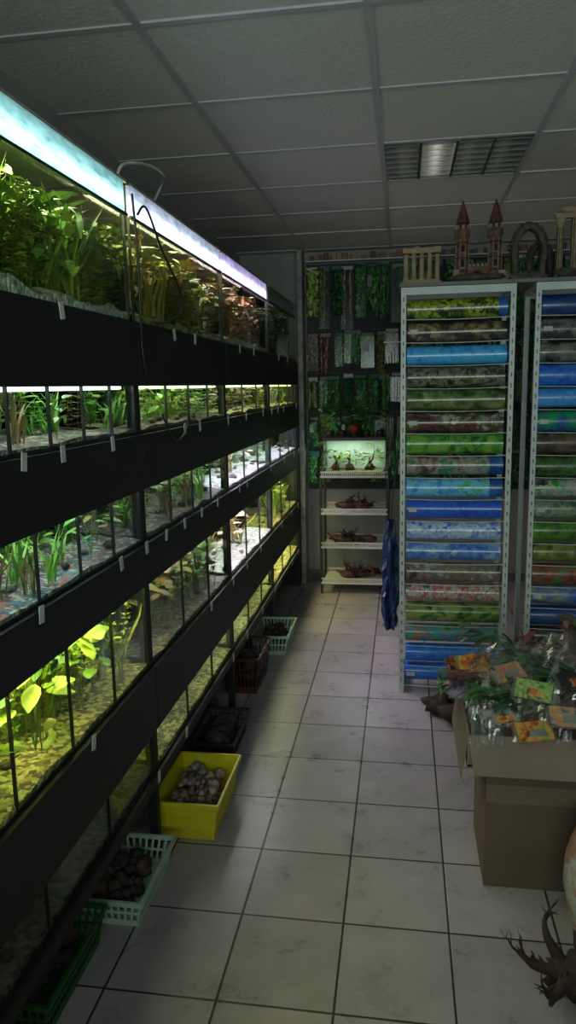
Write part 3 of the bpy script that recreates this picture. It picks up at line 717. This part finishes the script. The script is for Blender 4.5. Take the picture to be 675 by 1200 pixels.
def flap(p,a,d,w,m):
    p=Vector(p);a=Vector(a);d=Vector(d).normalized()*w; n=a.cross(d).normalized()*.004
    V=[p,p+a,p+a*.97+d,p+a*.03+d]; mb.add(V+[q+n for q in V],[(0,1,2,3),(4,7,6,5),(0,4,5,1),(1,5,6,2),(2,6,7,3),(3,7,4,0)],m)
flap((ux0,uy0,uz1),(ux1-ux0,0,0),(0,-.25,-1),.12,CBL)
flap((ux0,uy1,uz1),(0,-(uy1-uy0),0),(-.12,0,-1),.15,CBL)
flap((ux0,uy1,uz1),(ux1-ux0,0,0),(0,.8,.35),.10,CBL)
mb.build('open_cardboard_box')
mb=MB(); 
for q in ((.63,.84,2.17,2.175),(.63,.84,2.495,2.50),(.63,.635,2.175,2.495),(.835,.84,2.175,2.495)): mb.box(q[0],q[1],q[2],q[3],.001,.42,CBD)
mb.box(.63,.84,2.17,2.50,.42,.424,CBD); mb.build('cardboard_box')
def filmmat():
    m=bpy.data.materials.new('crinkled_film'); m.use_nodes=True; nt=m.node_tree; nt.nodes.clear()
    o=nt.nodes.new('ShaderNodeOutputMaterial'); t=nt.nodes.new('ShaderNodeBsdfTransparent'); g=nt.nodes.new('ShaderNodeBsdfGlossy'); g.inputs['Roughness'].default_value=.14
    d=nt.nodes.new('ShaderNodeBsdfDiffuse'); d.inputs[0].default_value=(.5,.5,.55,1)
    a=nt.nodes.new('ShaderNodeMixShader'); a.inputs[0].default_value=.05; b=nt.nodes.new('ShaderNodeMixShader'); b.inputs[0].default_value=.11
    nt.links.new(t.outputs[0],a.inputs[1]); nt.links.new(d.outputs[0],a.inputs[2]); nt.links.new(a.outputs[0],b.inputs[1]); nt.links.new(g.outputs[0],b.inputs[2]); nt.links.new(b.outputs[0],o.inputs[0])
    return m
FILM=filmmat()
mb=MB()
GB=leafmat('bundle_leaf',[(.02,.10,.02),(.07,.26,.04),(.02,.06,.03),(.10,.04,.035),(.16,.25,.09)],.3)
GC=leafmat('bundle_leaf_red',[(.08,.025,.035),(.20,.06,.07),(.05,.05,.025),(.30,.18,.18)],.3)
bb=(.13,.90,2.10,2.75,.50,.84)
for k in range(26):
    c=Vector((U(.26,.76),U(2.24,2.52),U(.53,.64))); az=random.choice([U(-.6,.6),U(2.6,3.5),U(1,2)])
    dx=Vector((math.cos(az),math.sin(az)*.5,U(.0,.5))).normalized(); L=U(.16,.30); m=random.choice([GB,GB,GC,GC,G6])
    for s_ in range(9):
        p0=c+Vector((U(-.03,.03),U(-.03,.03),U(0,.04)))
        for q in range(5):
            p=p0+dx*L*q/5
            leaf(mb,p,dx+Vector((U(-.6,.6),U(-.6,.6),U(-.4,.5))),U(.05,.11),U(.006,.014),m,bb,3,.4)
def film(cx,cy,cz,sx,sy,h,seed,tilt=0):
    n=16; vs=[];fs=[]
    for i in range(n+1):
        for j in range(n+1):
            u=i/n*2-1;v=j/n*2-1; r=max(abs(u),abs(v))
            z=cz+h*(1-r**2)+.03*noise.noise(Vector((u*3,v*3,seed)))+.03*abs(noise.noise(Vector((u*7,v*7,seed+5))))+tilt*v*sy
            vs.append((cx+u*sx,cy+v*sy,z))
    for i in range(n):
        for j in range(n): a=i*(n+1)+j; fs.append((a,a+n+1,a+n+2,a+1))
    mb.add(vs,fs,FILM,False)
film(.34,2.34,.60,.13,.13,.13,1,.3); film(.56,2.36,.62,.15,.13,.14,9,.3); film(.25,2.17,.55,.05,.07,.04,4,.5); film(.26,2.16,.545,.05,.06,.05,44,.6); film(.42,2.20,.56,.09,.08,.06,14,.5)
mb.build('bagged_plastic_plants')
ORG=printmat('pack_orange',[(.05,.03,.02),(.5,.10,.02),(.55,.35,.08),(.1,.3,.06)],16); YP=printmat('pack_yellow',[(.5,.38,.12),(.5,.12,.04),(.3,.28,.25),(.05,.05,.05)],16); BPK=printmat('pack_black',[(.01,.01,.01),(.03,.03,.03),(.3,.28,.25)],16)
VIO=printmat('pack_violet',[(.12,.04,.2),(.3,.25,.4),(.05,.05,.08)],16); GPK=printmat('pack_green',[(.02,.15,.05),(.3,.4,.1),(.02,.05,.02)],16)
mb=MB()
for k,(x,y,z,rx,rz,m) in enumerate(((.30,2.16,.575,.8,.2,BPK),(.49,2.13,.60,.8,-.1,YP),(.585,2.095,.55,.8,.05,BPK),(.21,2.48,.62,.7,.5,ORG),(.66,2.16,.63,.8,.3,YP),(.39,2.12,.555,.7,.3,ORG),(.22,2.30,.60,.9,-.2,VIO),(.24,2.38,.66,.9,.3,ORG),(.40,2.20,.65,.9,-.4,GPK),(.52,2.22,.68,.8,.5,BPK),(.33,2.26,.68,.6,.6,YP))):
    M=Matrix.Translation((x,y,z))@Matrix.Rotation(rz,4,'Z')@Matrix.Rotation(rx,4,'X')
    mb.box(-.055,.055,-.03,.03,-.008,.008,m,M); mb.box(-.018,.035,-.018,.004,.008,.0085,random.choice([ORG,HEAD[0]]),M)
    mb.box(-.066,-.055,-.03,.03,-.001,.001,FILM,M); mb.box(.055,.066,-.03,.03,-.001,.001,FILM,M)
mb.build('product_packages')
mb=MB()
mb.blob((.455,1.77,.055),.05,DW[1],(1.4,1,.9),14,8,.8,2)
for d in ((-1,-.1,.25),(-.7,.4,.5),(.3,-1,-.02),(.9,-.2,.3),(-.5,-.8,.05),(.1,.1,1)):
    twig(mb,(.455+d[0]*.03,1.77+d[1]*.03,.06),d,.13,.022,DW[1],2)
mb.build('driftwood_root')
mb=MB(); PS=printmat('sack_print',[(.4,.42,.42),(.5,.5,.5),(.4,.16,.1),(.45,.45,.42)],4,.3)
vs=[];fs=[]
for j in range(13):
    t=j/12; w=.10*(math.sin(math.pi*(.16+.70*t))**.5)
    for i in range(20):
        a=2*math.pi*i/20; q=1+.1*noise.noise(Vector((math.cos(a)*2,math.sin(a)*2,t*4)))
        vs.append((.575+math.cos(a)*w*q,2.03+math.sin(a)*w*q*.8,.003+.34*t))
for j in range(12):
    for i in range(20): fs.append((j*20+i,j*20+(i+1)%20,(j+1)*20+(i+1)%20,(j+1)*20+i))
fs.append(tuple(range(20))); fs.append(tuple(12*20+i for i in range(20)))
mb.add(vs,fs,PS,True); mb.build('printed_sack')
mb=MB()
for k in range(7): mb.blob((.16+U(0,.25),3.3+U(-.12,.2),.045),U(.035,.055),DW[1],(1.3,1,.8),10,6,.8,2)
mb.build('driftwood_pieces')

# ------------------------------------------------------------ world & camera
w=bpy.data.worlds.new('world'); scene.world=w; w.use_nodes=True
w.node_tree.nodes['Background'].inputs[0].default_value=(.5,.6,.7,1); w.node_tree.nodes['Background'].inputs[1].default_value=.3
cam=bpy.data.cameras.new('camera'); co=bpy.data.objects.new('camera',cam); scene.collection.objects.link(co)
Rv=Vector((.988,.1528,-.0197)).normalized(); Fv=Vector((-.1539,.9735,-.1688)).normalized(); Uv=Rv.cross(Fv).normalized(); Rv=Fv.cross(Uv)
M=Matrix.Identity(4)
for i in range(3): M[i][0]=Rv[i];M[i][1]=Uv[i];M[i][2]=-Fv[i]
M.translation=Vector((0,0,1.58)); co.matrix_world=M
cam.sensor_fit='VERTICAL'; cam.sensor_height=36; cam.lens=36*860/1200; cam.clip_start=.05
scene.camera=co
